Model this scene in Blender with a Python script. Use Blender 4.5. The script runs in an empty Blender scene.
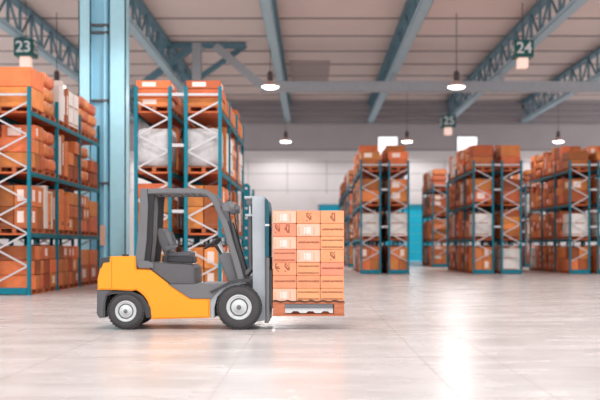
import bpy, bmesh, math, random
from mathutils import Vector, Matrix
random.seed(7)
PI = math.pi
C = bpy.context.scene.collection
sc = bpy.context.scene
EYE = 1.22
SX = 68.4                                   # forklift drawn at 68.4 px per metre

# ------------------------------------------------------------------ materials
def lin(c):
    return tuple((v/255/12.92) if v/255 <= .04045 else ((v/255+.055)/1.055)**2.4 for v in c) + (1,)
MATS = {}
def mat(name, col, rough=.6, metal=0, var=.06, scale=4, bump=0, tint=0, stretch=(1,1,1), spec=.5):
    m = bpy.data.materials.new(name); m.use_nodes = True
    n, l = m.node_tree.nodes, m.node_tree.links
    b = n['Principled BSDF']
    b.inputs['Roughness'].default_value = rough; b.inputs['Metallic'].default_value = metal
    b.inputs['Specular IOR Level'].default_value = spec
    tc = n.new('ShaderNodeTexCoord'); mp = n.new('ShaderNodeMapping'); mp.inputs['Scale'].default_value = stretch
    no = n.new('ShaderNodeTexNoise'); no.inputs['Scale'].default_value = scale; no.inputs['Detail'].default_value = 5
    l.new(tc.outputs['Object'], mp.inputs['Vector']); l.new(mp.outputs[0], no.inputs['Vector'])
    mr = n.new('ShaderNodeMapRange'); mr.inputs['From Min'].default_value = .3; mr.inputs['From Max'].default_value = .7
    mr.inputs['To Min'].default_value = 1-var; mr.inputs['To Max'].default_value = 1+var
    l.new(no.outputs['Fac'], mr.inputs['Value'])
    hs = n.new('ShaderNodeHueSaturation'); hs.inputs['Color'].default_value = lin(col)
    l.new(mr.outputs[0], hs.inputs['Value'])
    last = hs.outputs[0]
    if tint:
        oi = n.new('ShaderNodeObjectInfo'); ge = n.new('ShaderNodeNewGeometry')
        ad = n.new('ShaderNodeMath'); ad.operation = 'ADD'
        l.new(oi.outputs['Random'], ad.inputs[0]); l.new(ge.outputs['Random Per Island'], ad.inputs[1])
        fr = n.new('ShaderNodeMath'); fr.operation = 'FRACT'; l.new(ad.outputs[0], fr.inputs[0])
        m1 = n.new('ShaderNodeMapRange'); m1.inputs['To Min'].default_value = 1-tint; m1.inputs['To Max'].default_value = 1+tint*.6
        l.new(fr.outputs[0], m1.inputs['Value'])
        m2 = n.new('ShaderNodeMapRange'); m2.inputs['To Min'].default_value = .49; m2.inputs['To Max'].default_value = .515
        f2 = n.new('ShaderNodeMath'); f2.operation = 'MULTIPLY'; f2.inputs[1].default_value = 7.3
        f3 = n.new('ShaderNodeMath'); f3.operation = 'FRACT'
        l.new(fr.outputs[0], f2.inputs[0]); l.new(f2.outputs[0], f3.inputs[0]); l.new(f3.outputs[0], m2.inputs['Value'])
        h2 = n.new('ShaderNodeHueSaturation'); l.new(last, h2.inputs['Color'])
        l.new(m1.outputs[0], h2.inputs['Value']); l.new(m2.outputs[0], h2.inputs['Hue'])
        last = h2.outputs[0]
    l.new(last, b.inputs['Base Color'])
    if bump:
        bp = n.new('ShaderNodeBump'); bp.inputs['Strength'].default_value = bump; bp.inputs['Distance'].default_value = .02
        l.new(no.outputs['Fac'], bp.inputs['Height']); l.new(bp.outputs[0], b.inputs['Normal'])
    MATS[name] = m
    return m
def emit(name, col, strength):
    m = bpy.data.materials.new(name); m.use_nodes = True
    b = m.node_tree.nodes['Principled BSDF']
    b.inputs['Base Color'].default_value = lin(col); b.inputs['Emission Color'].default_value = lin(col)
    b.inputs['Emission Strength'].default_value = strength
    return m

TEAL = mat('teal_painted_steel', (0,112,130), .5, .0, spec=.25)
BRACE = mat('galvanised_brace', (190,186,188), .5, .1)
BEAM = mat('teal_beam_paint', (0,100,112), .5, spec=.25)
BOARD = mat('chipboard_shelf', (196,94,48), .7, var=.15, scale=6)
PALW = mat('pallet_wood', (184,102,62), .75, var=.2, scale=9, stretch=(1,6,1))
CARD = mat('cardboard', (214,118,66), .75, var=.12, scale=4, tint=.34)
CARD2 = mat('dark_cardboard', (166,82,42), .75, var=.14, scale=3, tint=.35)
BALE = mat('wrapped_brown_bale', (212,122,74), .5, var=.2, scale=5, bump=.6, tint=.28)
WRAP = mat('white_film_wrap', (196,190,190), .4, var=.14, scale=6, bump=.5, tint=.15)
WHITEC = mat('white_carton', (222,212,206), .6, var=.05, tint=.12)
BLUETARP = mat('blue_sheet', (20,120,160), .5)
YEL = mat('yellow_orange_paint', (250,158,20), .32, var=.02, scale=2)
GREY = mat('dark_grey_paint', (92,90,92), .45, var=.05)
GREY2 = mat('mid_grey_plastic', (112,110,112), .5, var=.05)
DARK = mat('charcoal_plastic', (62,60,62), .55)
BLACK = mat('black_plastic', (34,34,36), .6)
RUB = mat('tyre_rubber', (70,67,68), .8, var=.1, scale=20)
RIM = mat('silver_rim', (206,208,208), .4, 0)
MAST = mat('light_grey_mast', (178,183,188), .45, 0)
STEEL = mat('fork_steel', (120,120,122), .4, .5)
SEAT = mat('grey_seat_vinyl', (96,94,97), .5, var=.08, scale=12)
GALV = mat('bright_galvanised', (214,214,214), .4, .2)
DTEAL = mat('dark_teal_paint', (6,84,98), .45, var=.1)
LOADC = mat('pale_kraft_cardboard', (234,150,112), .7, var=.06, scale=9, tint=.05)
PAPER = mat('white_label_paper', (240,214,204), .6, var=.03)
INK = mat('brown_black_ink', (158,92,66), .8)
PINK = mat('pale_shipping_label', (238,186,162), .6)
FILM = mat('clear_dark_film', (70,38,30), .3)
LOADP = mat('load_pallet_wood', (196,116,80), .7, var=.15, scale=8, stretch=(1,1,6))
PILLAR = mat('pale_blue_column_paint', (186,240,255), .3, var=.03)
PILLAR2 = mat('pale_blue_web_paint', (160,222,246), .4, var=.03)
TRUSS = mat('blue_grey_truss_paint', (92,128,142), .5)
TRUSS_LIT = mat('truss_paint_lit_below', (168,198,210), .5)  # truss paint made lighter to imitate light on the bottom chords
PIPE = mat('grey_beam_paint', (166,170,176), .5)
CEIL = mat('ceiling_sheeting', (232,216,210), .8, var=.03, scale=.3)
PURL = mat('purlin_grey', (150,138,138), .7)
WALLW = mat('white_wall_panel', (228,222,222), .6, var=.03, scale=.6)
WALLG = mat('grey_wall_cladding', (182,174,177), .7, var=.04, scale=.6)
GROOVE = mat('panel_joint', (180,174,176), .7)
RIBM = mat('cladding_rib', (150,144,148), .7)
CYAN = mat('cyan_roller_door', (10,205,240), .4, var=.03)
DOORL = mat('door_slat_joint', (110,210,225), .5)
SIGNG = mat('dark_green_sign', (0,92,88), .45)
SIGNW = mat('sign_white', (235,235,235), .5)
SIGNL = emit('sign_lamp_box', (250,214,200), .5)
LAMPD = mat('lamp_housing', (84,70,70), .4, .3)
LAMPS = mat('lamp_reflector', (214,180,170), .45)
LAMPE = emit('lamp_glass_lit', (255,246,238), 7)
WINE = emit('daylit_window', (250,252,255), .85)
SKYL = mat('roof_panel', (176,160,156), .6)
CONCRETE_DARK = mat('side_wall', (205,200,198), .8)
LITES = mat('clear_lens', (200,205,208), .2, .1)

# polished concrete with long cut joints
def floor_mat():
    m = bpy.data.materials.new('polished_concrete'); m.use_nodes = True
    n, l = m.node_tree.nodes, m.node_tree.links; b = n['Principled BSDF']
    tc = n.new('ShaderNodeTexCoord')
    def noise(scale, stretch, det=6):
        mp = n.new('ShaderNodeMapping'); mp.inputs['Scale'].default_value = stretch
        no = n.new('ShaderNodeTexNoise'); no.inputs['Scale'].default_value = scale; no.inputs['Detail'].default_value = det
        l.new(tc.outputs['Object'], mp.inputs['Vector']); l.new(mp.outputs[0], no.inputs['Vector']); return no
    a = noise(1.6, (.35,1.0,1), 8); c = noise(9, (.3,1,1), 6); e = noise(.25, (1,1,1), 2)
    mx = n.new('ShaderNodeMath'); mx.operation = 'ADD'; l.new(a.outputs[0], mx.inputs[0]); l.new(c.outputs[0], mx.inputs[1])
    m3 = n.new('ShaderNodeMath'); m3.operation = 'ADD'; l.new(mx.outputs[0], m3.inputs[0]); l.new(e.outputs[0], m3.inputs[1])
    cr = n.new('ShaderNodeValToRGB'); cr.color_ramp.elements[0].position = .36; cr.color_ramp.elements[1].position = .64
    cr.color_ramp.elements[0].color = lin((190,182,179)); cr.color_ramp.elements[1].color = lin((218,210,207))
    dv = n.new('ShaderNodeMath'); dv.operation = 'DIVIDE'; dv.inputs[1].default_value = 3; l.new(m3.outputs[0], dv.inputs[0])
    l.new(dv.outputs[0], cr.inputs['Fac']); l.new(cr.outputs[0], b.inputs['Base Color'])
    mr = n.new('ShaderNodeMapRange'); mr.inputs['From Min'].default_value=.35; mr.inputs['From Max'].default_value=.65
    mr.inputs['To Min'].default_value = .23; mr.inputs['To Max'].default_value = .30
    l.new(a.outputs[0], mr.inputs['Value']); l.new(mr.outputs[0], b.inputs['Roughness'])
    b.inputs['Specular IOR Level'].default_value = .28
    return m
FLOORM = floor_mat()

# ------------------------------------------------------------------ helpers
class MB:
    def __init__(s): s.bm = bmesh.new(); s.mats = []
    def mi(s, m):
        if m not in s.mats: s.mats.append(m)
        return s.mats.index(m)
    def box(s, x0, x1, y0, y1, z0, z1, m=None, bev=0):
        vs = [s.bm.verts.new((x,y,z)) for x in (x0,x1) for y in (y0,y1) for z in (z0,z1)]
        fs = [s.bm.faces.new([vs[i] for i in f]) for f in ((0,1,3,2),(4,6,7,5),(0,4,5,1),(2,3,7,6),(0,2,6,4),(1,5,7,3))]
        if m is not None:
            k = s.mi(m)
            for f in fs: f.material_index = k
        if bev:
            es = {e for f in fs for e in f.edges}
            bmesh.ops.bevel(s.bm, geom=list(es), offset=bev, segments=2, affect='EDGES', clamp_overlap=True)
        return s
    def prism(s, pts, y0, y1, m=None, bev=0):            # outline in (x,z) pushed along y
        a = [s.bm.verts.new((x,y0,z)) for x,z in pts]; b = [s.bm.verts.new((x,y1,z)) for x,z in pts]
        n = len(pts)
        fs = [s.bm.faces.new(a), s.bm.faces.new(b[::-1])]
        fs += [s.bm.faces.new((a[i],b[i],b[(i+1)%n],a[(i+1)%n])) for i in range(n)]
        bmesh.ops.recalc_face_normals(s.bm, faces=fs)
        if m is not None:
            k = s.mi(m)
            for f in fs: f.material_index = k
        if bev:
            es = list(fs[0].edges)+list(fs[1].edges)
            bmesh.ops.bevel(s.bm, geom=es, offset=bev, segments=3, affect='EDGES', clamp_overlap=True)
        return s
    def rod(s, p, q, r, seg=8, r2=None, m=None):
        p, q = Vector(p), Vector(q); d = q-p
        M = Matrix.Translation((p+q)/2) @ d.to_track_quat('Z','Y').to_matrix().to_4x4()
        g = bmesh.ops.create_cone(s.bm, cap_ends=True, segments=seg, radius1=r, radius2=r if r2 is None else r2, depth=d.length, matrix=M)
        if m is not None:
            k = s.mi(m)
            for f in {f for v in g['verts'] for f in v.link_faces}: f.material_index = k
        return s
    def bar(s, p, q, w, h, m=None):                        # rectangular bar p->q ; w in-plane (xz or yz), h along other
        p, q = Vector(p), Vector(q); d = q-p
        M = Matrix.Translation((p+q)/2) @ d.to_track_quat('Z','Y').to_matrix().to_4x4() @ Matrix.Diagonal((w,h,d.length,1))
        g = bmesh.ops.create_cube(s.bm, size=1, matrix=M)
        if m is not None:
            k = s.mi(m)
            for f in {f for v in g['verts'] for f in v.link_faces}: f.material_index = k
        return s
    def path(s, pts, r, seg=8):
        for a, b in zip(pts, pts[1:]): s.rod(a, b, r, seg)
        for p in pts[1:-1]: bmesh.ops.create_uvsphere(s.bm, u_segments=seg, v_segments=6, radius=r, matrix=Matrix.Translation(p))
        return s
    def lathe(s, prof, c, seg=48, axis='y', m=None):       # prof (r, t)
        rings = []
        for r, t in prof:
            ring = []
            for k in range(seg):
                a = 2*PI*k/seg
                v = (c[0]+r*math.cos(a), c[1]+t, c[2]+r*math.sin(a)) if axis=='y' else (c[0]+r*math.cos(a), c[1]+r*math.sin(a), c[2]+t)
                ring.append(s.bm.verts.new(v))
            rings.append(ring)
        fs = []
        for a, b in zip(rings, rings[1:]):
            for k in range(seg): fs.append(s.bm.faces.new((a[k],a[(k+1)%seg],b[(k+1)%seg],b[k])))
        fs.append(s.bm.faces.new(rings[0])); fs.append(s.bm.faces.new(rings[-1][::-1]))
        bmesh.ops.recalc_face_normals(s.bm, faces=fs)
        for f in fs[:-2]: f.smooth = True
        if m is not None:
            k = s.mi(m)
            for f in fs: f.material_index = k
        return s
    def mesh(s, name, m=None):
        me = bpy.data.meshes.new(name); s.bm.to_mesh(me); s.bm.free()
        if s.mats:
            for q in s.mats: me.materials.append(q)
        elif m: me.materials.append(m)
        return me
    def build(s, name, m=None, parent=None, loc=(0,0,0), label=None):
        return link(name, s.mesh(name, m), parent, loc, label)
def link(name, me, parent=None, loc=(0,0,0), label=None):
    o = bpy.data.objects.new(name, me); C.objects.link(o); o.location = loc
    if parent: o.parent = parent
    if label: o['label'] = label
    return o
def tag(o, label=None, cat=None, group=None, kind=None):
    if label: o['label'] = label
    if cat: o['category'] = cat
    if group: o['group'] = group
    if kind: o['kind'] = kind
    return o
def empty(name, loc, label, cat, group=None):
    o = bpy.data.objects.new(name, None); C.objects.link(o); o.location = loc
    return tag(o, label, cat, group)
def struct(name, mb, m=None, parent=None):
    o = mb.build(name, m, parent)
    if not parent: o['kind'] = 'structure'
    return o

# ------------------------------------------------------------------ hall
WALL_Y, ROOF = 84.0, 13.5
XL, XR = -34.0, 36.0
struct('floor', MB().box(XL,XR,-12,WALL_Y,-.3,0), FLOORM)
mb = MB()
for x in (-.82, 1.19, 1.97, -2.85, -4.86, 4.9, 6.9, -6.9, 8.9):
    mb.box(x-.004,x+.004,-12,WALL_Y,0,.0006)
for y in (11.0, 14.9, 21.5, 31, 40):
    mb.box(XL,XR,y-.004,y+.004,0,.0006)
struct('trim_1', mb, mat('floor_joint_sealant', (140,124,118), .7))
struct('ceiling', MB().box(XL,XR,9,WALL_Y,ROOF,ROOF+.3), CEIL)  # roof left open at the camera end to let sky light in
mb = MB()
y = 13.2
while y < WALL_Y-1:
    mb.box(XL,XR,y-.05,y+.05,ROOF-.07,ROOF); y += 4.5
struct('trim_2', mb, PURL)
struct('trim_5', MB().box(-1.5,1.2,66,74,ROOF-.05,ROOF), SKYL)
# back wall: white panels below, grey ribbed cladding above, openings for the two doors
D = [(.6,4.5),(6.2,10.1)]
DZ0, DZ1 = .05, 4.75
wb = MB()
xs = [XL, D[0][0], D[0][1], D[1][0], D[1][1], XR]
for i in range(5):
    if i in (1,3): wb.box(xs[i],xs[i+1],WALL_Y,WALL_Y+.4,DZ1,8.6,WALLW)
    else: wb.box(xs[i],xs[i+1],WALL_Y,WALL_Y+.4,0,8.6,WALLW)
for a,b in ((XL,5.55),(7.2,12.2),(13.9,XR)): wb.box(a,b,WALL_Y,WALL_Y+.4,8.6,9.3,WALLW)
WN = [(5.55,7.2),(12.2,13.9)]
wb.box(XL,WN[0][0],WALL_Y,WALL_Y+.4,9.3,ROOF,WALLG); wb.box(WN[0][1],WN[1][0],WALL_Y,WALL_Y+.4,9.3,ROOF,WALLG); wb.box(WN[1][1],XR,WALL_Y,WALL_Y+.4,9.3,ROOF,WALLG)
for a,b in WN: wb.box(a,b,WALL_Y,WALL_Y+.4,10.45,ROOF,WALLG)
wall = struct('wall_back', wb)
mb = MB()
z = 5.9
for z in (5.9, 7.3, 8.3): mb.box(XL,XR,WALL_Y-.02,WALL_Y,z,z+.06)
x = XL+2.2
while x < XR:
    mb.box(x,x+.06,WALL_Y-.02,WALL_Y,DZ1+.9,8.5); x += 3.3
struct('trim_3', mb, GROOVE)
mb = MB()
z = 11.5
while z < 13.3:
    mb.box(XL,XR,WALL_Y-.18,WALL_Y,z,z+.22); z += .5
for a,b in ((XL,5.4),(7.35,12.05),(14.05,XR)): mb.box(a,b,WALL_Y-.06,WALL_Y,9.26,9.38)
struct('trim_4', mb, RIBM)
for i,(a,b) in enumerate(WN):
    w = struct(f'window_{i+1}', MB().box(a,b,WALL_Y+.1,WALL_Y+.14,8.6,10.45), WINE)
    f = MB()
    f.box(a-.08,a,WALL_Y-.03,WALL_Y+.1,8.5,10.5).box(b,b+.08,WALL_Y-.03,WALL_Y+.1,8.5,10.5).box(a-.08,b+.08,WALL_Y-.03,WALL_Y+.1,10.45,10.53)
    f.build('window_frame', RIBM, w)
for i,(a,b) in enumerate(D):
    d = MB(); z = DZ0
    while z < DZ1-.1:
        d.box(a,b,WALL_Y+.08,WALL_Y+.16,z,min(z+.70,DZ1)); z += .76
    d.box(a,b,WALL_Y+.14,WALL_Y+.2,0,DZ1)
    o = struct(f'door_{i+1}', d, CYAN)
    j = MB(); z = DZ0+.70
    while z < DZ1-.1:
        j.box(a+.02,b-.02,WALL_Y+.1,WALL_Y+.14,z,z+.06); z += .76
    j.build('slat_joint', DOORL, o)
    MB().box(a-.15,b+.15,WALL_Y-.35,WALL_Y,DZ1,DZ1+.85,None,.03).build('roller_housing', WALLW, o)
    k = MB(); k.box(a-.12,a,WALL_Y-.1,WALL_Y,0,DZ1).box(b,b+.12,WALL_Y-.1,WALL_Y,0,DZ1); k.build('guide_rail', GROOVE, o)

# transverse tie beam with bracing and its posts
TY = 60.0
zt = ROOF-.06
def PX(px, s): return (px-312)/s
t = empty('tie_beam', (0,TY,0), 'long grey horizontal tie beam crossing below the roof trusses', 'beam')
MB().box(-3.1,30,-.3,.3,10.5,11.1,None,.03).build('beam', PIPE, t)
MB().bar((-5.8,0,zt-.2),(-2.9,0,10.75),.5,.45).build('diagonal_brace', PIPE, t)
MB().bar((-7.2,.3,11.1),(-4.0,.3,zt-.1),.3,.3).build('diagonal_brace', TRUSS, t)
MB().bar((-7.2,0,zt-.25),(-11,0,10.3),.42,.4).build('diagonal_brace', TRUSS, t)
MB().bar((-9.6,.3,zt-.25),(-7.2,.3,11.0),.3,.3).build('diagonal_brace', TRUSS, t)
MB().box(-9.4,-4,-.15,.15,zt-.35,zt).build('top_chord', TRUSS, t)
for x in (4.9,11.4,17.7): MB().box(x-.12,x+.12,-.12,.12,11.1,11.62).build('hanger', PIPE, t)
p = empty('roof_post', (-6.9,TY,0), 'grey steel post rising behind the rack to the braced node of the tie beam', 'post')
MB().box(-.27,.27,-.25,.25,0,zt,None,.02).build('shaft', PIPE, p)
MB().box(-.4,.4,-.35,.35,0,.05).build('base_plate', PIPE, p)
MB().box(-.45,.45,-.2,.2,zt-.5,zt-.3).build('cap_plate', PIPE, p)

# roof trusses running towards the back wall
TR = [(-14.6,'roof truss above the hanging 23 sign'),(-8.6,'roof truss passing the braced post, second from the left'),
      (-2.0,'roof truss above the left hanging lamps, third from the left'),(4.9,'roof truss between the two near hanging lamps'),
      (11.4,'roof truss ending beside the small far sign, passing left of sign 24'),(17.7,'rightmost roof truss, ending above the far right lamp')]
ZB, ZT = 11.6, 13.36
y0t = 22.0; n = 31; pitch = (WALL_Y-y0t)/n
post_me = MB().box(-.06,.06,-.07,.07,ZB+.1,ZT-.1).mesh('web_post', TRUSS)
dg = [MB().bar((0,0,ZB+.1),(0,pitch,ZT-.1),.1,.09).mesh('web_diagonal', TRUSS), MB().bar((0,pitch,ZB+.1),(0,0,ZT-.1),.1,.09).mesh('web_diagonal', TRUSS)]
top_me = MB().box(-.24,.24,0,WALL_Y-y0t,ZT-.14,ZT).mesh('top_chord', TRUSS)
bot_me = MB().box(-.24,.24,0,WALL_Y-y0t,ZB,ZB+.05).box(-.24,-.2,0,WALL_Y-y0t,ZB,ZB+.22).box(.2,.24,0,WALL_Y-y0t,ZB,ZB+.22).mesh('bottom_chord', TRUSS_LIT)
for x, lab in TR:
    t = empty('roof_truss', (x,y0t,0), 'blue grey lattice '+lab, 'roof truss')
    link('top_chord', top_me, t); link('bottom_chord', bot_me, t)
    for k in range(n+1):
        link('web_post', post_me, t, (0,min(k*pitch,WALL_Y-y0t-.08),0))
        if k < n: link('web_diagonal', dg[k%2], t, (0,k*pitch,0))

# pale blue built-up column behind the left rack
p = empty('steel_column', (-7.2,34.7,0), 'wide pale blue built-up steel column behind the leftmost rack', 'column')
for x0,x1 in ((-.82,-.40),(.22,.80)):
    m_ = MB()
    m_.box(x0,x1,-.35,-.31,0,ROOF).box(x0,x1,.31,.35,0,ROOF).box((x0+x1)/2-.03,(x0+x1)/2+.03,-.31,.31,0,ROOF)
    m_.box(x0,x0+.04,-.35,.35,0,ROOF).box(x1-.04,x1,-.35,.35,0,ROOF)
    m_.build('flange_section', PILLAR, p)
MB().box(-.42,.24,-.12,-.06,0,ROOF).build('web_plate', PILLAR2, p)
MB().rod((.08,-.2,0),(.08,-.2,ROOF),.06,10).build('drain_pipe', PILLAR, p)
for z in (8.85,8.6,6.25,3.4):
    MB().box(-.41,.23,-.27,-.1,z-.04,z+.04).build('batten', GREY, p)
MB().box(-.12,.08,-.29,-.265,1.25,1.95).build('notice', PINK, p, label='small pale notice plate')
MB().box(-.95,.95,-.45,.45,0,.04).build('base_plate', PILLAR2, p)

# hanging lamps
def lamp_meshes():
    h = MB().rod((0,0,.28),(0,0,.75),.15,16).rod((0,0,.75),(0,0,.85),.15,16,.05).mesh('housing', LAMPD)
    r = MB().lathe([(.16,.30),(.2,.26),(.40,.12),(.475,.02),(.475,0),(.44,0),(.36,.1),(.12,.24)], (0,0,0), 32, 'z').mesh('reflector', LAMPS)
    g = MB().lathe([(.44,.03),(.44,-.02),(.3,-.09),(.1,-.12)], (0,0,0), 32, 'z').mesh('lamp_glass', LAMPE)
    c = MB().rod((0,0,.85),(0,0,ROOF-9.62),.022,6).mesh('cable', LAMPD)
    return h,r,g,c
LM = lamp_meshes()
LP = {(-13.4,52.5):'hanging round lamp left of the blue column, above the boxes of the leftmost rack',
 (-2.2,52.6):'near hanging round lamp right of the centre rack, lit white',
 (7.6,52.6):'near hanging round lamp below the tie beam, between sign 24 and the far lamps',
 (-13.6,80):'small far hanging lamp seen through the top of the rack beside the column',
 (-2.1,80):'small far lamp hanging above the pallet load, below the near one',
 (7.6,80):'small far hanging lamp over the aisle beside a bright window',
 (19.7,80):'small far hanging lamp above the rightmost rack'}
for (x,y),lab in LP.items():
    t = empty('pendant_lamp', (x,y,9.62), lab, 'lamp')
    for nm, me in zip(('housing','reflector','lamp_glass','cable'), LM): link(nm, me, t)
def area(x, y, z, sx, sy, power, rot=(0,0,0), col=(1,.965,.94)):
    d = bpy.data.lights.new('light', 'AREA'); d.shape = 'RECTANGLE'; d.size = sx; d.size_y = sy; d.energy = power; d.color = col
    o = bpy.data.objects.new('light', d); C.objects.link(o); o.location = (x,y,z); o.rotation_euler = rot
def lamp_or_fill_spot(x, y, z, power, col=(1,.99,.98)):
    d = bpy.data.lights.new('lamp_or_fill_spot', 'SPOT'); d.energy = power; d.color = col; d.shadow_soft_size = .4; d.spot_size = math.radians(168); d.spot_blend = .25
    o = bpy.data.objects.new('lamp_or_fill_spot', d); C.objects.link(o); o.location = (x,y,z)
for x in (-13.4,-2.2,7.6,19.7):
    for y in (10, 20, 31, 52.6, 80):  # near rows are added unseen spots with no lamp; far rows light the pendants
        lamp_or_fill_spot(x, y, 9.22, {52.6: 1050, 80: 520}.get(y, 780))

# numbered aisle signs: a cube with the number on its faces over a small lit box
def text(s, size, loc, rot, parent):
    cu = bpy.data.curves.new('number', 'FONT'); cu.body = s; cu.size = size; cu.align_x = 'CENTER'; cu.align_y = 'CENTER'; cu.extrude = .01; cu.offset = .012
    cu.materials.append(SIGNW)
    tmp = bpy.data.objects.new('number', cu); me = bpy.data.meshes.new_from_object(tmp); me.name = 'number'
    bpy.data.objects.remove(tmp); bpy.data.curves.remove(cu)
    o = bpy.data.objects.new('number', me); C.objects.link(o); o.location = loc; o.rotation_euler = rot; o.parent = parent
def sign(x, y, z, s, lab):
    t = empty('aisle_sign', (x,y,z), lab, 'sign')
    MB().box(-.48,.48,-.48,.48,0,.84,None,.02).build('number_cube', SIGNG, t)
    text(s, .78, (0,-.485,.42), (PI/2,0,0), t)
    text(s, .78, (.485,0,.42), (PI/2,0,PI/2), t)
    text(s, .78, (-.485,0,.42), (PI/2,0,-PI/2), t)
    MB().box(-.25,.25,-.25,.25,-.5,0,None,.02).build('lit_box', SIGNL, t)
    MB().rod((0,0,.84),(0,0,(ROOF-z)/(1.12 if s=='25' else 1)),.02,6).build('hanger', LAMPD, t)
    return t
sign(-14.3,50.0,10.68,'23','dark green hanging sign reading 23 above the leftmost rack')
sign(10.6,50.4,10.7,'24','dark green hanging sign reading 24 at upper right')
sign(10.75,79.0,10.6,'25','small far dark green hanging sign reading 25 beside the truss end').scale = (1.12,)*3

# ------------------------------------------------------------------ racks
LV = [1.56, 3.10, 4.62]
BAY = 2.7; DEP = .95; GAP = .30; HT = 5.22
CACHE = {}
def cached(key, fn):
    if key not in CACHE: CACHE[key] = fn()
    return CACHE[key]
def upright_me(h):
    def f():
        m_ = MB(); m_.box(-.042,.042,-.045,-.035,0,h).box(-.042,-.034,-.045,.045,0,h).box(.034,.042,-.045,.045,0,h).box(-.07,.07,-.06,.06,0,.01)
        z = .25
        while z < h-.1: m_.box(-.043,.043,.0,.02,z,z+.03); z += .3
        return m_.mesh('upright', TEAL)
    return cached(('u',h), f)
def make_rack(x0, y0, bays, halves, height, levels, label):
    """x0 = left face; halves: 1 or 2 back-to-back runs"""
    W = DEP*2+GAP
    t = empty('pallet_rack', (x0+W/2, y0, 0), label, 'rack')
    hs = [(-W/2, -1), (W/2-DEP, 1)][:halves] if halves == 2 else [(W/2-DEP, 1)]
    for hx, side in hs:
        for k in range(bays+1):
            yy = k*BAY
            for ux in (hx+.05, hx+DEP-.05): link('upright', upright_me(height), t, (ux,yy,0))
            z = .30; st = side
            a, b = hx+.09, hx+DEP-.09
            seq = 0; z = height-.39
            pa = a if side < 0 else b; pb = b if side < 0 else a
            while z > .6:
                key = ('br', side, seq%2)
                dx = (pb-pa) if seq%2 == 0 else (pa-pb)
                me = cached(key, lambda: MB().bar((0,0,0),(dx,0,-.41),.03,.042).mesh('brace', BRACE))
                link('brace', me, t, (pa if seq%2==0 else pb, 0+yy, z)); z -= .41; seq += 1
            link('top_tie', cached('tie', lambda: MB().box(.09,DEP-.09,-.02,.02,-.03,.03).mesh('top_tie', BRACE)), t, (hx,yy,height-.2))
        link('end_guard', cached('guard', lambda: MB().box(.1,DEP-.1,-.06,-.0,.02,.19,None,.01).mesh('end_guard', TEAL)), t, (hx,0,0))
        for lv in levels:
            for k in range(bays):
                for ux in (hx+.0, hx+DEP-.05):
                    link('beam', cached('beam', lambda: MB().box(0,.05,.05,BAY-.05,-.115,0,None,.006).mesh('beam', BEAM)), t, (ux,k*BAY,lv))
                link('shelf_panel', cached('shelf', lambda: MB().box(.05,DEP-.05,.06,BAY-.06,-.05,-.005).mesh('shelf_panel', BOARD)), t, (hx,k*BAY,lv))
    if halves == 2:
        for k in range(bays+1):
            for z in (height-.2, 3.75, 2.1):
                if z > height: continue
                link('row_spacer', cached('sp', lambda: MB().box(0,GAP,-.03,.03,-.04,.04).mesh('row_spacer', BRACE)), t, (-GAP/2,k*BAY,z))
    return t

# parcels -----------------------------------------------------------
def bale_mesh(w, d, h, seed, m, pw=5):
    r = random.Random(seed); bm = bmesh.new()
    bmesh.ops.create_cube(bm, size=1)
    bmesh.ops.subdivide_edges(bm, edges=bm.edges[:], cuts=4, use_grid_fill=True)
    for v in bm.verts:
        p = v.co*2; q = Vector((abs(p.x),abs(p.y),abs(p.z)))
        n_ = (q.x**pw+q.y**pw+q.z**pw)**(1/pw)
        p = p/max(n_,.01)*1.0 + Vector((r.uniform(-.04,.04),r.uniform(-.04,.04),r.uniform(-.05,.05)))
        p.x, p.y, p.z = [max(-1,min(1,c)) for c in p]
        v.co = Vector((p.x*w/2, p.y*d/2, p.z*h/2+h/2))
    for f in bm.faces: f.smooth = True
    me = bpy.data.meshes.new('bale'); bm.to_mesh(me); bm.free(); me.materials.append(m); return me
TAPE = mat('packing_tape', (196,140,96), .35)
def carton_mesh(w, d, h, m, style):
    b = MB(); b.box(-w/2,w/2,-d/2,d/2,0,h,m,.008)
    e = .003
    if style % 3 == 0:      # tape over the top and down the sides
        b.box(-w/2-e,w/2+e,-.03,.03,h-.12,h+.0015,TAPE)
    if style % 3 == 1:      # white paper label on aisle faces and end
        for sx in (-1,1): b.box(min(sx*(w/2),sx*(w/2+e)),max(sx*(w/2),sx*(w/2+e)),-d*.3,d*.12,h*.25,h*.8,PAPER)
        b.box(-w*.32,w*.08,-d/2-e,-d/2,h*.25,h*.8,PAPER)
    if style % 3 == 2:      # dark printed band
        for sx in (-1,1): b.box(min(sx*(w/2),sx*(w/2+e)),max(sx*(w/2),sx*(w/2+e)),-d*.42,d*.42,h*.12,h*.2,INK)
        b.box(-w*.4,w*.3,-d/2-e,-d/2,h*.12,h*.2,INK)
    return b.mesh('carton')
def pallet_mesh():
    b = MB()
    for i in range(6): b.box(-.44,.44,-.58+i*.202,-.58+i*.202+.15,.11,.13)
    for y in (-.53,0,.53):
        for x in (-.38,0,.38): b.box(x-.05,x+.05,y-.05,y+.05,.02,.11)
    for x in (-.38,0,.38): b.box(x-.05,x+.05,-.58,.58,0,.02)
    return b.mesh('wooden_pallet', PALW)
PALM = pallet_mesh()
ITEMS = []          # (priority, name, mesh, loc, label, category)
PH = .131
SHELF = ['floor level','first shelf','second shelf','top shelf']
def rowword(k, n):
    return {1:[''],2:['bottom','top'],3:['bottom','middle','top'],4:['bottom','lower','upper','top']}[n][k]
def colword(j, nj, i, ni):
    w = ''
    if nj == 2: w = ('front','back')[j]
    elif nj >= 3: w = ('first','second','third','fourth')[j]
    if ni == 2: w = (w+' '+('left','right')[i]).strip()
    return w
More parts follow.
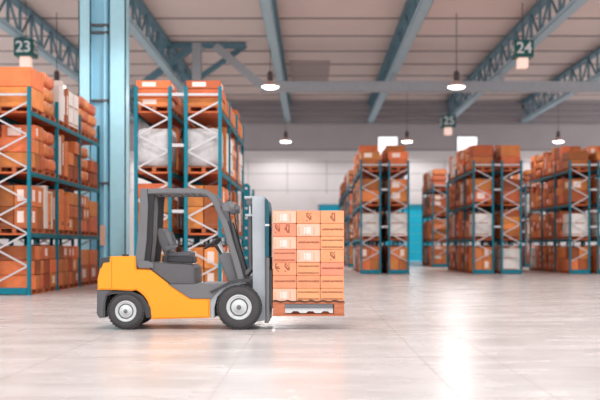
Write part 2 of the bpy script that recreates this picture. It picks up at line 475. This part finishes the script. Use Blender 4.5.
KINDS = {  # type: (noun for label, name, category, nx, ny, nz, height)
 'A': ('brown carton','carton','carton',1,2,3,.375), 'B': ('flat wide carton','carton','carton',1,1,3,.22),
 'C': ('tall upright carton','tall_carton','carton',1,4,1,1.14), 'D': ('bulging wrapped bale','wrapped_bale','bale',1,2,3,.37),
 'E': ('white film-wrapped block','wrapped_block','wrapped block',1,1,1,.98), 'P': ('rounded low bale','wrapped_bale','bale',1,2,1,.42), 'Q': ('low white carton','white_carton','carton',1,2,1,.40),
 'F': ('small carton','carton','carton',1,3,3,.37),
 'G': ('boxy carton','carton','carton',2,2,2,.54), 'H': ('long wrapped bale','wrapped_bale','bale',1,1,3,.36),
 'I': ('white carton','white_carton','carton',1,2,2,.50), 'J': ('large carton','carton','carton',1,1,2,.5),
 'K': ('wide carton','carton','carton',1,1,2,.36), 'M': ('mixed carton','carton','carton',1,2,4,.29)}
def fill(cx, cy, z, typ, where, big=1.0):
    noun, name, cat, nx, ny, nz, h = KINDS[typ]
    s = 1000/cy
    if typ != 'skip': ITEMS.append((s*1.1, 'wooden_pallet', PALM, (cx,cy,z), 'wooden pallet carrying goods, '+where, 'pallet'))
    TD, TL = .88, 1.2
    w, d = TD/nx, TL/ny
    for k in range(nz):
        for j in range(ny):
            for i in range(nx):
                hh = h
                if typ == 'C' : hh = h - .06*((j*7+int(cy*3))%4)
                if k == nz-1 and nz > 2 and random.random() < .14 and ny > 1: continue
                var = random.randrange(4)
                wj = w-.02; dj = d-.02
                if typ in 'DH': me = cached((typ,var), lambda: bale_mesh(wj,dj,hh-.004,var,BALE))
                elif typ == 'E': me = cached((typ,var), lambda: bale_mesh(wj,dj,hh,var,WRAP,14))
                elif typ == 'C': me = cached((typ,var,round(hh,2)), lambda: carton_mesh(wj,dj,hh,[CARD,CARD2,CARD,WHITEC][var],var))
                elif typ == 'I': me = cached((typ,var), lambda: carton_mesh(wj,dj,hh-.004,WHITEC,2))
                else: me = cached((typ,var), lambda: carton_mesh(wj,dj,hh-.012,[CARD,CARD,CARD2,CARD][var],var))
                x = cx-TD/2+w*(i+.5)+random.uniform(-.008,.008); yq = cy-TL/2+d*(j+.5)
                words = ' '.join(q for q in (rowword(k,nz), colword(j,ny,i,nx)) if q)
                lab = (words+' ' if words else '')+noun+', '+where
                nm = name
                if typ == 'C' and var == 3: nm = 'white_carton'; lab = lab.replace('tall upright carton','tall white carton')
                vis = s*math.sqrt(hh*(dj*abs(x)/cy*3+wj))
                ITEMS.append((vis, nm, me, (x+(random.choice((-.015,0,.0,.02)) if nx == 1 else 0),yq,z+PH+k*h), lab, cat))
POOL_UP = 'AAMCDDFFGHIMMF'; POOL_LOW = 'AACCDFMMIFMG'
def stock(rack, rackname, x0, y0, bays, halves, levels, fixed={}, full=False, side=1):
    """side: +1 when the right face looks on the visible aisle, -1 for the left face"""
    W = 2*DEP+GAP
    for half in (0,1):
        if halves == 1 and half == 0: continue
        cx = x0+DEP/2 if half == 0 else x0+W-DEP/2
        visible = (half == 1) == (side > 0)
        for bay in range(bays):
            if not visible and bay > 0 and not full: continue
            for li, lv in enumerate([0.0]+levels):
                for pi in (0,1):
                    if not visible and pi > 0 and not full: continue
                    cy = y0+bay*BAY+.09+.65+pi*1.24
                    typ = fixed.get((half,bay,li,pi))
                    if typ is None: typ = random.choice(POOL_UP if li >= 2 else POOL_LOW)
                    if typ == '-': continue
                    bayw = ['nearest','second','third','fourth'][bay]
                    where = f"{('near','far')[pi]} pallet, {bayw} bay, {SHELF[li]}, {rackname}" + ('' if visible else (' left side',' right side')[half])
                    fill(cx, cy, lv if li else 0.0, typ, where)

RX = [-9.2+.0, -4.45, 2.13, 7.14, 11.42]
RY = [25.0, 25.0, 44.44, 44.44, 44.44]
# leftmost rack: only its right-hand run reaches the frame
make_rack(RX[0]-.02, 25.0, 3, 2, HT, LV, 'teal pallet rack cut by the left edge of the photo, stacked with brown parcels')
stock(0, 'leftmost rack', RX[0]-.02, 25.0, 3, 2, LV, {
 (1,0,3,0):'J',(1,0,3,1):'D',(1,1,3,0):'C',(1,1,3,1):'I',(1,2,3,0):'D',(1,2,3,1):'H',
 (1,0,2,0):'F',(1,0,2,1):'D',(1,1,2,0):'C',(1,1,2,1):'A',(1,2,2,0):'D',(1,2,2,1):'A',
 (1,0,1,0):'G',(1,0,1,1):'C',(1,1,1,0):'C',(1,1,1,1):'A',(1,2,1,0):'F',(1,2,1,1):'J',
 (1,0,0,0):'F',(1,0,0,1):'A',(1,1,0,0):'A',(1,1,0,1):'F',(1,2,0,0):'J',(1,2,0,1):'J'}, full=True)
make_rack(RX[1], 25.0, 3, 2, HT, LV, 'tall teal double pallet rack standing behind the forklift cab')
stock(1, 'centre rack', RX[1], 25.0, 3, 2, LV, {
 (0,0,3,0):'B',(0,0,3,1):'P',(0,1,3,0):'P',(0,1,3,1):'Q',(0,2,3,0):'P',(0,2,3,1):'P',(1,0,3,0):'B',(1,0,3,1):'P',(1,1,3,0):'Q',(1,1,3,1):'P',(1,2,3,0):'B',(1,2,3,1):'P',
 (0,0,2,0):'E',(1,0,2,0):'E',(1,0,2,1):'C',(1,1,2,0):'I',
 (0,0,1,0):'A',(1,0,1,0):'G',(0,0,0,0):'A',(1,0,0,0):'G'}, full=True)
make_rack(RX[1], 36.4, 1, 1, 3.45, [1.56], 'low teal rack behind the forklift mast, beyond the tall rack')
low = [o for o in C.objects if o.name.startswith('pallet_rack')][-1]
bx_ = -2.47-low.location.x
pg = MB().box(bx_,bx_+.17,-.12,-.065,.0,3.5,None,.01).build('upright_plate', TEAL, low)  # added plate that thickens the rack upright
for k in range(9): MB().rod((bx_+.085,-.135,.45+k*.36),(bx_+.085,-.12,.45+k*.36),.045,12).build('daylight_hole_disc', WHITEC, pg)  # white discs paint the daylight showing through the upright's holes
for i, nm in ((2,'rack right of the pallet load'),(3,'tallest-stacked rack at right'),(4,'rack at the right edge')):
    short = ('','','third rack','fourth rack','rightmost rack')[i]
    make_rack(RX[i], RY[i], 3, 2, 5.05, LV, {2:'teal double pallet rack right of the pallet load, beside the cyan door',
      3:'teal double pallet rack with the tallest stacks, second from the right', 4:'teal double pallet rack at the right edge of the photo'}[i])
    fx = {(0,0,3,0):'J' if i==3 else 'K',(1,0,3,0):'J' if i==3 else 'K',(0,0,2,0):'J',(1,0,2,0):'J',(0,0,1,0):'I',(1,0,1,0):'I' if i!=3 else 'M',(0,0,0,0):'G',(1,0,0,0):'G' if i!=3 else 'I'}
    stock(i, short, RX[i], RY[i], 3, 2, LV, fx, True, -1)
for i, yb, bb, tail in ((2,59.5,3,'behind the rack right of the load'),(2,71.5,3,'last before the back wall, behind the load'),(3,59.5,2,'behind the second rack from the right, standing proud to its left'),(4,59.5,3,'seen through the gap left of the rightmost rack')):
    make_rack(RX[i], yb, bb, 2, 5.05, LV, 'far teal pallet rack '+tail)
    stock(i, {(2,59.5):'far third rack',(2,71.5):'farthest third rack',(3,59.5):'far fourth rack',(4,59.5):'far rightmost rack'}[(i,yb)], RX[i], yb, bb, 2, LV, side=-1)
# extra parcels standing on top of the top-shelf goods
def extra(cx, cy, z, w, d, h, m, style, name, lab, cat='carton'):
    me = carton_mesh(w,d,h,m,style) if 'bale' not in name else bale_mesh(w,d,h,style,m)
    ITEMS.append((1000, name, me, (cx,cy,z), lab, cat))

# link the 300 largest of each kind, the rest as one object per kind
cap = {}
ITEMS.sort(key=lambda q: -q[0])
rest = {}
GROUPS = {'carton':'brown cartons stored on the pallet racks','tall_carton':'tall cartons standing on the pallet racks','white_carton':'white cartons on the pallet racks',
  'wrapped_bale':'wrapped bales stacked on the pallet racks','wrapped_block':'white film-wrapped blocks on the racks','wooden_pallet':'wooden pallets on the racks'}
for vis, name, me, loc, lab, cat in ITEMS:
    cap[name] = cap.get(name,0)+1
    if cap[name] <= 300:
        o = link(name, me, None, loc); tag(o, lab, cat, GROUPS[name])
    else: rest.setdefault(name, []).append((me, loc))
for name, lst in rest.items():
    bm = bmesh.new(); mats = []
    for me, loc in lst:
        base = len(bm.faces); tmp = me.copy(); tmp.transform(Matrix.Translation(loc)); bm.from_mesh(tmp)
        bm.faces.ensure_lookup_table()
        ids = []
        for m_ in me.materials:
            if m_ not in mats: mats.append(m_)
            ids.append(mats.index(m_))
        for f in bm.faces[base:]: f.material_index = ids[f.material_index]
        bpy.data.meshes.remove(tmp)
    me = bpy.data.meshes.new(name); bm.to_mesh(me); bm.free()
    for m_ in mats: me.materials.append(m_)
    o = link(name, me); tag(o, 'remaining far '+name.replace('_',' ')+'s deep in the racks by the back wall', 'pallet' if 'pallet' in name else 'carton', None, 'stuff')
pass

# ------------------------------------------------------------------ forklift
FX, FY = -1.9, 15.2
def U(px, py): return ((px-312)/SX-FX, EYE-(py-246.5)/SX)
def UL(*pts): return [U(*p) for p in pts]
fk = empty('forklift', (FX,FY,0), 'yellow-orange and grey counterbalance forklift facing right, carrying the pallet of cartons', 'forklift')
YN, YF = -.56, .56
# yellow chassis with the arch over the rear wheel
arch = [U(125.5+23.5*math.cos(a), 312+23.5*math.sin(a)) for a in [math.radians(v) for v in range(-2,-121,-12)]]
body = UL((97,290),(97,279),(99.5,268),(103,259.5),(109,256.5),(134.8,256.5),(136,269.5),(150,270),(168,284),(190,298.5),(209.5,299),(209.5,318),(151,319.5))
arch = [U(150,316)]+[U(125.5+24*math.cos(math.radians(a)), 312+24*math.sin(math.radians(a))) for a in range(-5,-66,-12)]
outl = body + arch + [U(131,291),U(112,290)]
MB().prism(outl, YN, YF, None, .022).build('chassis', YEL, fk)
MB().prism(UL((96.5,289.5),(112,289.5),(106,297),(104.5,303),(104,318),(98.5,318),(96,314)), YN+.01, YF-.01, None, .02).build('rear_bumper', GREY, fk)
MB().prism(UL((98.5,263),(101,258),(110,257),(110,262.5),(103,263.5),(100.5,269)), YN-.004, -.1, None, .008).build('tail_lamp', DARK, fk)
MB().prism(UL((104,297),(108,291.5),(131,291.5),(142,296),(150,308),(151,318),(146,318),(140,300),(128,294),(112,294)), YN+.02, YF-.02, DARK).build('rear_wheel_well', BLACK, fk)
MB().box(*(lambda a,b:(a[0],b[0]))(U(106,0),U(148,0)), -.2, .2, .16, .52, None, .02).build('rear_axle', BLACK, fk)
# engine hood, floor and steps
MB().prism(UL((144,264),(148,262.5),(190,265),(193.5,268),(194,285),(170,285),(150,270)), YN+.06, YF-.06, None, .015).build('engine_hood', GREY, fk)
MB().prism(UL((168,284.5),(224,284),(222,286.5),(211,299),(190,298.8)), YN+.005, YF-.005, None, .01).build('floor_deck', GREY2, fk)
MB().prism(UL((209.6,299.5),(212,290),(223,285.5),(240,282),(248,283),(240,284.5),(225,289),(217,297),(214,308),(214,318),(209.6,318)), YN+.04, YF-.04, None, .006).build('front_wheel_arch', MAST, fk)
MB().prism(UL((209.5,291.5),(217,288),(230,281),(244,278.5),(250,279),(250,282),(240,282),(231,284),(219,290),(212,293.5)), YN-.01, YN+.18).build('front_fender', DARK, fk)
MB().prism(UL((226,284),(232,279),(246,277),(252,280),(252,300),(228,300)), -.34, .34, None, .01).build('front_cowl', GREY2, fk)
MB().box(*(lambda a,b:(a[0],b[0]))(U(212,0),U(262,0)), -.26, .26, .18, .5, None, .02).build('drive_axle', DARK, fk)
MB().box(*(lambda a,b:(a[0],b[0]))(U(150,0),U(212,0)), -.5, .5, .2, .5, None, .02).build('underframe', DARK, fk)
MB().prism(UL((137,262),(140,260.5),(148,261),(153,264.5),(153,268),(138,268)), YN+.0, YN+.1, None, .006).build('grab_handle', GREY2, fk)
# seat
MB().prism(UL((158,262),(159,256),(190,257),(191,262),(189,264)), -.24, .24, None, .015).build('seat_base', DARK, fk)
sb = MB().prism(UL((160,257),(161,251.5),(172,252.5),(186,251),(189,253),(189,257)), -.23, .23, None, .018).build('seat_cushion', SEAT, fk)
bk = MB().prism(UL((160,254),(155,241),(153,231),(155,227.5),(159,228),(165,240),(168,252)), -.22, .22, None, .018).build('seat_backrest', SEAT, fk)
MB().prism(UL((165.5,246),(160,233),(161.5,230),(166,232),(170,244),(169,248)), -.21, -.155, None, .012).build('seat_bolster', GREY2, bk)
MB().prism(UL((165.5,246),(160,233),(161.5,230),(166,232),(170,244),(169,248)), .155, .21, None, .012).build('seat_bolster', GREY2, bk)
MB().prism(UL((162,249),(161,246.5),(174,244.5),(176,246),(174,248),(164,251)), -.33, -.27, None, .01).build('armrest', SEAT, fk)
MB().path([Vector((U(163,262)[0],-.30,U(163,262)[1])), Vector((U(165,248)[0],-.30,U(165,248)[1]))], .018).build('armrest_post', DARK, fk)
# overhead guard
def thick(pts, w):
    ps = [Vector((p[0],p[1])) for p in pts]; L, R = [], []
    for i, p in enumerate(ps):
        d = (ps[min(i+1,len(ps)-1)]-ps[max(i-1,0)]).normalized(); nrm = Vector((-d.y,d.x)); ww = w[i] if isinstance(w,list) else w
        L.append(tuple(p+nrm*ww/2)); R.append(tuple(p-nrm*ww/2))
    return L+R[::-1]
def smooth(pts, n=5):
    P = [Vector(p) for p in pts]; out = []
    for i in range(len(P)-1):
        p0,p1,p2,p3 = P[max(i-1,0)],P[i],P[i+1],P[min(i+2,len(P)-1)]
        for k in range(n):
            t = k/n; out.append(.5*((2*p1)+(-p0+p2)*t+(2*p0-5*p1+4*p2-p3)*t*t+(-p0+3*p1-3*p2+p3)*t**3))
    return out+[P[-1]]
for y0, y1 in ((-.53,-.44),(.44,.53)):
    MB().prism(UL((139.5,190),(140.5,188),(146.5,188.2),(147.5,206),(146,240),(143,266.5),(134.3,266.5),(136,245),(138.6,215)), y0, y1, None, .008).build('rear_pillar', GREY2, fk)
    MB().prism(UL((146.5,191),(154,191),(152.8,203),(151.3,240),(149,262),(143.3,264),(146,240),(147.4,206)), y0+.02, y1+.02, None, .004).build('rear_pillar_inner', BLACK, fk)
    c = smooth(UL((147,191),(170,190.6),(196,190.9),(206,192.4),(212,197.5),(217,206),(224,222),(230,243),(236,262),(241,281)))
    w = [.078+.014*min(1,max(0,(i-15)/15)) for i in range(len(c))]
    MB().prism(thick(c, w), y0, y1, None, .012).build('front_pillar', GREY2, fk)
    c2 = smooth(UL((222,221),(227,238),(234,261),(241,280)))
    MB().prism(thick([(p[0]+.075,p[1]) for p in c2], .03), y0+.02, y1-.02).build('pillar_hose_cover', BLACK, fk)
for k in range(8):
    x = U(152+k*6.8,0)[0]; z = U(0,190.5)[1]
    MB().box(x-.018,x+.018,-.45,.45,z-.03,z+.02,None,.004).build('roof_slat', GREY, fk)
MB().box(U(139.5,0)[0],U(147,0)[0],-.45,.45,U(0,193.5)[1],U(0,188.5)[1],None,.01).build('rear_crossbar', GREY2, fk)
MB().box(U(206,0)[0],U(210,0)[0],-.45,.45,U(0,197)[1],U(0,193)[1],None,.01).build('front_crossbar', GREY2, fk)
# steering column, wheel, console, levers
MB().prism(UL((216,257),(222,252),(229,254),(233,268),(238,283),(227,284)), -.30, .30, None, .02).build('dash_console', GREY2, fk)
MB().bar(*[Vector((U(*p)[0],-.02,U(*p)[1])) for p in ((226,262),(213,246))], .06,.07).build('steering_column', DARK, fk)
b = MB(); cx, cz = U(209,243)
pts = []
tilt = math.radians(52)
for k in range(25):
    a = 2*PI*k/24; u, v = .19*math.cos(a), .19*math.sin(a)
    pts.append(Vector((cx-u*math.cos(tilt)*-1, v, cz+u*math.sin(tilt)*.55)))
b.path(pts, .014, 8)
for k in (0,8,16): b.rod(pts[k], (cx,0,cz), .011)
b.rod((cx-.02,0,cz+.02),(cx+.03,0,cz-.03),.045,12)
b.build('steering_wheel', DARK, fk)
for k in range(3):
    yy = -.1-.06*k
    q0, q1 = U(222,256), U(217-k,240+k*1.5)
    lv = MB().rod((q0[0],yy,q0[1]),(q1[0],yy,q1[1]),.009,8).build('hydraulic_lever', GALV, fk)
    b = MB(); bmesh.ops.create_uvsphere(b.bm, u_segments=10, v_segments=8, radius=.022, matrix=Matrix.Translation((q1[0],yy,q1[1]))); b.build('lever_knob', BLACK, lv)
# work lamps on the front pillars
for s_, y0 in ((-1,-.5),(1,.5)):
    (xa,za) = U(227.5,206.5)
    h = MB().prism([(xa-.075,za+.05),(xa+.05,za+.085),(xa+.085,za+.06),(xa+.08,za-.06),(xa-.02,za-.085),(xa-.08,za-.05)], y0-.1*(s_<0)-.0, y0+.1*(s_>0)+.02, None, .015).build('work_lamp', GREY2, fk)
    MB().rod((xa+.03,y0+s_*.05,za),(xa+.1,y0+s_*.05,za-.005),.065,16).build('lens', GREY2, h)
    MB().bar((xa-.04,y0+s_*.03,za),(U(217,210)[0],y0-.02*s_,U(217,210)[1]),.03,.03).build('lamp_bracket', DARK, fk)
    MB().path([Vector((xa+.02,y0+s_*.02,za-.07)),Vector((U(230,222)[0],y0,U(230,222)[1])),Vector((U(236,250)[0],y0,U(236,250)[1]))],.01,6).build('lamp_cable', BLACK, fk)
# wheels
def wheel(cx, cz, R, rr, y0, wd, nm, parent):
    t = MB()
    sg = -1 if y0 < 0 else 1
    yy = lambda v: y0 - sg*v              # v measured inwards from outer face
    prof = [(rr,.01),(rr+.02,0),(R*.80,0),(R*.93,.018),(R*.985,.045),(R*.985,wd-.045),(R*.93,wd-.018),(R*.8,wd),(rr,wd-.01)]
    t.lathe([(r,-sg*v) for r,v in prof], (cx,y0,cz), 56)
    nl = 32
    for k in range(nl):
        a = 2*PI*k/nl
        for side in (0,1):
            aa = a+(PI/nl if side else 0)
            M = Matrix.Translation((cx+math.cos(aa)*R*.972, yy(wd*(.27 if not side else .73)), cz+math.sin(aa)*R*.972)) @ Matrix.Rotation(-aa,4,'Y') @ Matrix.Diagonal((R*.054,wd*.5,R*.11,1))
            bmesh.ops.create_cube(t.bm, size=1, matrix=M)
    ty = t.build('tyre', RUB, parent)
    h = MB()
    prof = [(rr*1.04,.002),(rr*.97,-.006),(rr*.92,.006),(rr*.66,.012),(rr*.58,.004),(rr*.40,.0),(rr*.36,-.012),(rr*.14,-.016)]
    h.lathe([(r,-sg*v) for r,v in [(rr+.004,wd-.02)]+prof], (cx,y0,cz), 40)
    ri = h.build('wheel_rim', RIM, parent)
    nb = 8
    for k in range(nb):
        a = 2*PI*k/nb+.2; bx_, bz = cx+math.cos(a)*rr*.72, cz+math.sin(a)*rr*.72
        MB().rod((bx_,yy(-.004),bz),(bx_,yy(.04),bz),rr*.055,8).build('wheel_nut', GREY2, ri)
    MB().lathe([(rr*.2,-sg*-.01),(rr*.2,-sg*-.022),(rr*.1,-sg*-.03)], (cx,y0,cz), 20).build('hub_cap', GREY2, ri)
fr = U(239,308.2); rw = U(125.5,312)
for sg in (-1,1):
    wheel(fr[0], .331, .331, .178, sg*.585, .22, 'front', fk)
    wheel(rw[0], .272, .272, .150, sg*.565, .19, 'rear', fk)
# mast
for s_ in (-1,1):
    ya, yb = (-.44,-.30) if s_ < 0 else (.30,.44)
    MB().prism(UL((251.5,196),(263,196),(264.5,199),(264.8,321),(254,323),(252.5,320)), min(ya,yb), max(ya,yb), None, .006).build('outer_mast_rail', MAST, fk)
    yc = (ya+yb)/2
    MB().prism(UL((263.6,199),(267.5,200),(268,324),(264,324)), yc-.05, yc+.05, None, .004).build('inner_mast_rail', STEEL, fk)
    MB().rod((U(249.3,0)[0],yc,U(0,270)[1]),(U(249.3,0)[0],yc,U(0,216)[1]),.03,14).build('lift_cylinder', GREY, fk)
    MB().rod((U(249.3,0)[0],yc,U(0,216)[1]),(U(249.3,0)[0],yc,U(0,198)[1]),.018,12).build('piston_rod', GALV, fk)
    b = MB()
    for k in range(36): b.box(U(251.4,0)[0]-.011,U(251.4,0)[0]+.011,yc-.025,yc+.025,U(0,268)[1]+k*.028,U(0,268)[1]+k*.028+.02)
    b.build('lift_chain', DARK, fk)
    MB().rod((U(248.5,0)[0],yc-.06,U(0,202)[1]),(U(248.5,0)[0],yc+.06,U(0,202)[1]),.045,18).build('chain_pulley', GREY, fk)
    MB().bar((U(236,283)[0],yc,U(236,283)[1]),(U(252,266)[0],yc,U(252,266)[1]),.05,.05).build('tilt_cylinder', GREY2, fk)
for (a,b_,z0,z1,nm) in ((243.5,264,195.5,198,'mast_crossbar'),(244.5,257,213.5,216,'mast_crossbar'),(253,263,275,281,'mast_crossbar'),(254,263,310,318,'mast_crossbar')):
    MB().box(U(a,0)[0],U(b_,0)[0],-.43,.43,U(0,z1)[1],U(0,z0)[1],None,.004).build(nm, MAST, fk)
for k in range(2):
    MB().path([Vector((U(*p)[0],-.2+.06*k,U(*p)[1])) for p in ((240,280),(243,276),(247,276),(250,272),(250,200))],.014,8).build('hydraulic_hose', BLACK, fk)
# carriage: teal upper plate over the grey fork carriage
MB().prism(UL((265.2,197.5),(267.6,200),(268.8,206),(268.8,257),(265.2,257)), -.55, .55, None, .005).build('load_backrest', DTEAL, fk, label='dark teal backrest plate above the carriage')
MB().box(U(265.2,0)[0]-.004,U(269,0)[0],-.553,.553,U(0,226)[1],U(0,224)[1]).build('backrest_band', GALV, fk)
MB().box(U(266.5,0)[0],U(269.3,0)[0],-.55,.55,U(0,322)[1],U(0,257.5)[1],None,.006).build('fork_carriage', GREY2, fk)
for yy in (-.43,.30):
    b = MB()
    b.prism(UL((269.6,270),(271.4,270),(271.8,304.6),(330,305),(341,308.5),(341,309.3),(330,309.3),(271,309.3),(269.6,306)), yy, yy+.12, None, .003)
    b.build('fork', STEEL, fk)
MB().path([Vector((U(*p)[0],-.43,U(*p)[1])) for p in ((138,252),(139,232),(141,222))],.01,6).build('grab_rail', BLACK, fk)
# counterweight seam and filler cap
MB().box(U(111,0)[0],U(111.6,0)[0],YN-.003,YN+.01,U(0,288)[1],U(0,259)[1]).build('panel_seam', mat('seam_shadow_gap',(196,124,16),.5), fk)
MB().rod((U(118,0)[0],0,U(0,256.8)[1]),(U(118,0)[0],0,U(0,254.5)[1]),.05,16).build('filler_cap', DARK, fk)

# ------------------------------------------------------------------ load
LX0 = (272.6-312)/SX; BW = (344.2-272.6)/3/SX; LZ = EYE-(301.3-246.5)/SX; BH = (301.3-210.3)/7/SX
ply = FY
pal = empty('wooden_pallet', (LX0+1.5*BW, ply, 0), 'orange-brown wooden pallet lifted on the forks under the carton load', 'pallet', 'wooden pallet on the forks')
hx = 1.5*BW
zt_, zb_ = LZ-.003, .20
for k in range(7):
    y = -.56+k*.168
    MB().box(-hx,hx+.01,y,y+.11,zt_-.035,zt_,None,.003).build('deck_board', LOADP, pal)
for x0,x1 in ((-hx,-hx+.18),(hx-.15,hx)):
    for y0 in (-.56,-.07,.44):
        MB().box(x0+.003,x1,y0,y0+.11,zb_+.028,zt_-.036,None,.004).build('block', LOADP, pal)
for y0 in (-.56,-.07,.45):
    MB().box(-hx,hx+.004,y0,y0+.12,zb_,zb_+.026,None,.003).build('bottom_board', LOADP, pal)
    # toothed metal liner seen in the pallet opening
b = MB(); pts = [(284.5,308.2),(333,308.2),(333,313.2)]
x = 330
while x > 290: pts += [(x,313.2),(x-2,311.3),(x-7,311.3),(x-9,313.2)]; x -= 15
pts += [(284.5,313.2)]
b.prism([((px-312)/SX-(LX0+1.5*BW), EYE-(py-246.5)/SX) for px,py in pts], -.545, -.535)
MB().box((284.5-312)/SX-(LX0+1.5*BW),(333-312)/SX-(LX0+1.5*BW),-.56,-.53,EYE-(308.3-246.5)/SX,EYE-(304.3-246.5)/SX).build('fork_side_strip', STEEL, pal)  # added strip imitates the fork's side, which is dark in shade
b.build('toothed_liner', GALV, pal, label='light metal toothed strip in the pallet opening')
rnd = random.Random(3)
def mark_strip(w, h, n, seed):       # illegible printed line
    r = random.Random(seed); b = MB(); x = 0
    while x < w:
        gw = r.uniform(.006,.014)
        b.box(x,min(x+gw,w),-.0012,.0,r.uniform(0,.25)*h,h*r.uniform(.75,1)); x += gw+r.uniform(.002,.005)
    return b.mesh('printed_line', INK)
def icon(seed):
    r = random.Random(seed); b = MB()
    for i in range(4):
        for j in range(6):
            if r.random() < .62: b.box(i*.019,i*.019+.017,-.0012,0,j*.021,j*.021+.019)
    return b.mesh('printed_symbol', INK)
STR = [mark_strip(.31,.034,0,s) for s in range(4)]; STRS = [mark_strip(.31,.026,0,s+9) for s in range(3)]; ICO = [icon(s) for s in range(4)]
box_me = MB().box(-BW/2+.002,BW/2-.002,-.275,.275,0,BH-.003,None,.006).mesh('carton', LOADC)
lab_me = MB().box(0,BW-.02,-.0012,0,0,BH-.02).mesh('shipping_label', PINK)
slip_me = MB().box(0,.10,-.0022,-.001,0,.10).mesh('address_slip', PAPER)
lay = {  # (col,row from top): style
 (0,0):'L',(1,0):'I',(2,0):'I', (0,1):'i',(1,1):'L',(2,1):'S', (0,2):'L',(1,2):'S',(2,2):'T', (0,3):'T',(1,3):'L',(2,3):'I',
 (0,4):'i',(1,4):'T',(2,4):'S', (0,5):'S',(1,5):'S',(2,5):'S', (0,6):'L',(1,6):'T',(2,6):'T'}
RW = ['top','second','third','fourth','fifth','sixth','bottom']; CW = ['left (mast side)','middle','right']
desc = {'L':'carton with pale shipping label','I':'carton with dark printed symbol','i':'carton with small dark marks','S':'carton with printed dark line','T':'carton with faint low print line'}
for (c,r), st in lay.items():
    for back in (0,1):
        t = empty('cardboard_carton', (LX0+(c+.5)*BW, FY-.28+.56*back, LZ+(6-r)*BH), f"pale orange {desc[st]}, {RW[r]} row, {CW[c].split()[0]} column of forklift load" if not back else
           f"pale orange carton at the back of the forklift load, {RW[r]} row, {CW[c].split()[0]} column", 'carton', 'cartons stacked on the forklift pallet')
        link('carton_body', box_me, t)
        yf = -.2755
        if back: continue
        if st == 'L':
            l_ = link('shipping_label', lab_me, t, (-BW/2+.01,yf,.008), 'pale pinkish paper label')
            link('address_slip', slip_me, l_, (.10,0,.03), 'white paper slip')
            for k in range(3): link('printed_line', cached(('v',k), lambda: MB().box(0,.012,-.0022,-.001,0,.12).mesh('printed_line', LOADC)), l_, (.02+k*.1+.02*(k==2),0,.015))
        elif st == 'I': link('printed_symbol', ICO[(c+r)%4], t, (-.03,yf,.03))
        elif st == 'i': link('printed_symbol', ICO[r%4], t, (-.14,yf,.05)); link('printed_symbol', ICO[(r+1)%4], t, (.0,yf,.05))
        elif st == 'S': link('printed_line', STR[(c+r)%4], t, (-.15,yf,.085))
        else: link('printed_line', STRS[(c+r)%3], t, (-.155,yf,.02)); link('printed_line', STRS[(c*2+r)%3], t, (-.155,yf,.12))
# wavy edge of the stretch film at the foot of the load
b = MB(); rr_ = random.Random(5); up, lo = [], []
for k in range(37):
    x = -hx+2*hx*k/36; up.append((x, LZ+.008+.012*math.sin(k*1.05)+rr_.uniform(-.002,.002))); lo.append((x, LZ-.012+.008*math.sin(k*1.05+.4)))
b.prism(up+lo[::-1], -.568, -.564)
b.build('film_edge', FILM, pal, label='dark wavy gathered edge of stretch film')

# ------------------------------------------------------------------ light, camera
w = bpy.data.worlds.new('World'); sc.world = w; w.use_nodes = True
bg = w.node_tree.nodes['Background']; bg.inputs[0].default_value = (.93,.965,1,1); bg.inputs[1].default_value = 1.35
cam = bpy.data.cameras.new('Camera'); co = bpy.data.objects.new('Camera', cam); C.objects.link(co); sc.camera = co
co.location = (0,0,EYE); co.rotation_euler = (PI/2,0,0)
cam.sensor_width = 36; cam.lens = 60; cam.shift_x = -12/600; cam.shift_y = 46.5/600; cam.clip_end = 500
cam.dof.use_dof = True; cam.dof.focus_distance = 14.75; cam.dof.aperture_fstop = 1.05
sc.view_settings.view_transform = 'Standard'; sc.view_settings.look = 'None'; sc.view_settings.gamma = 1; sc.view_settings.exposure = .27
sc.cycles.use_denoising = True; sc.cycles.max_bounces = 8; sc.cycles.diffuse_bounces = 5
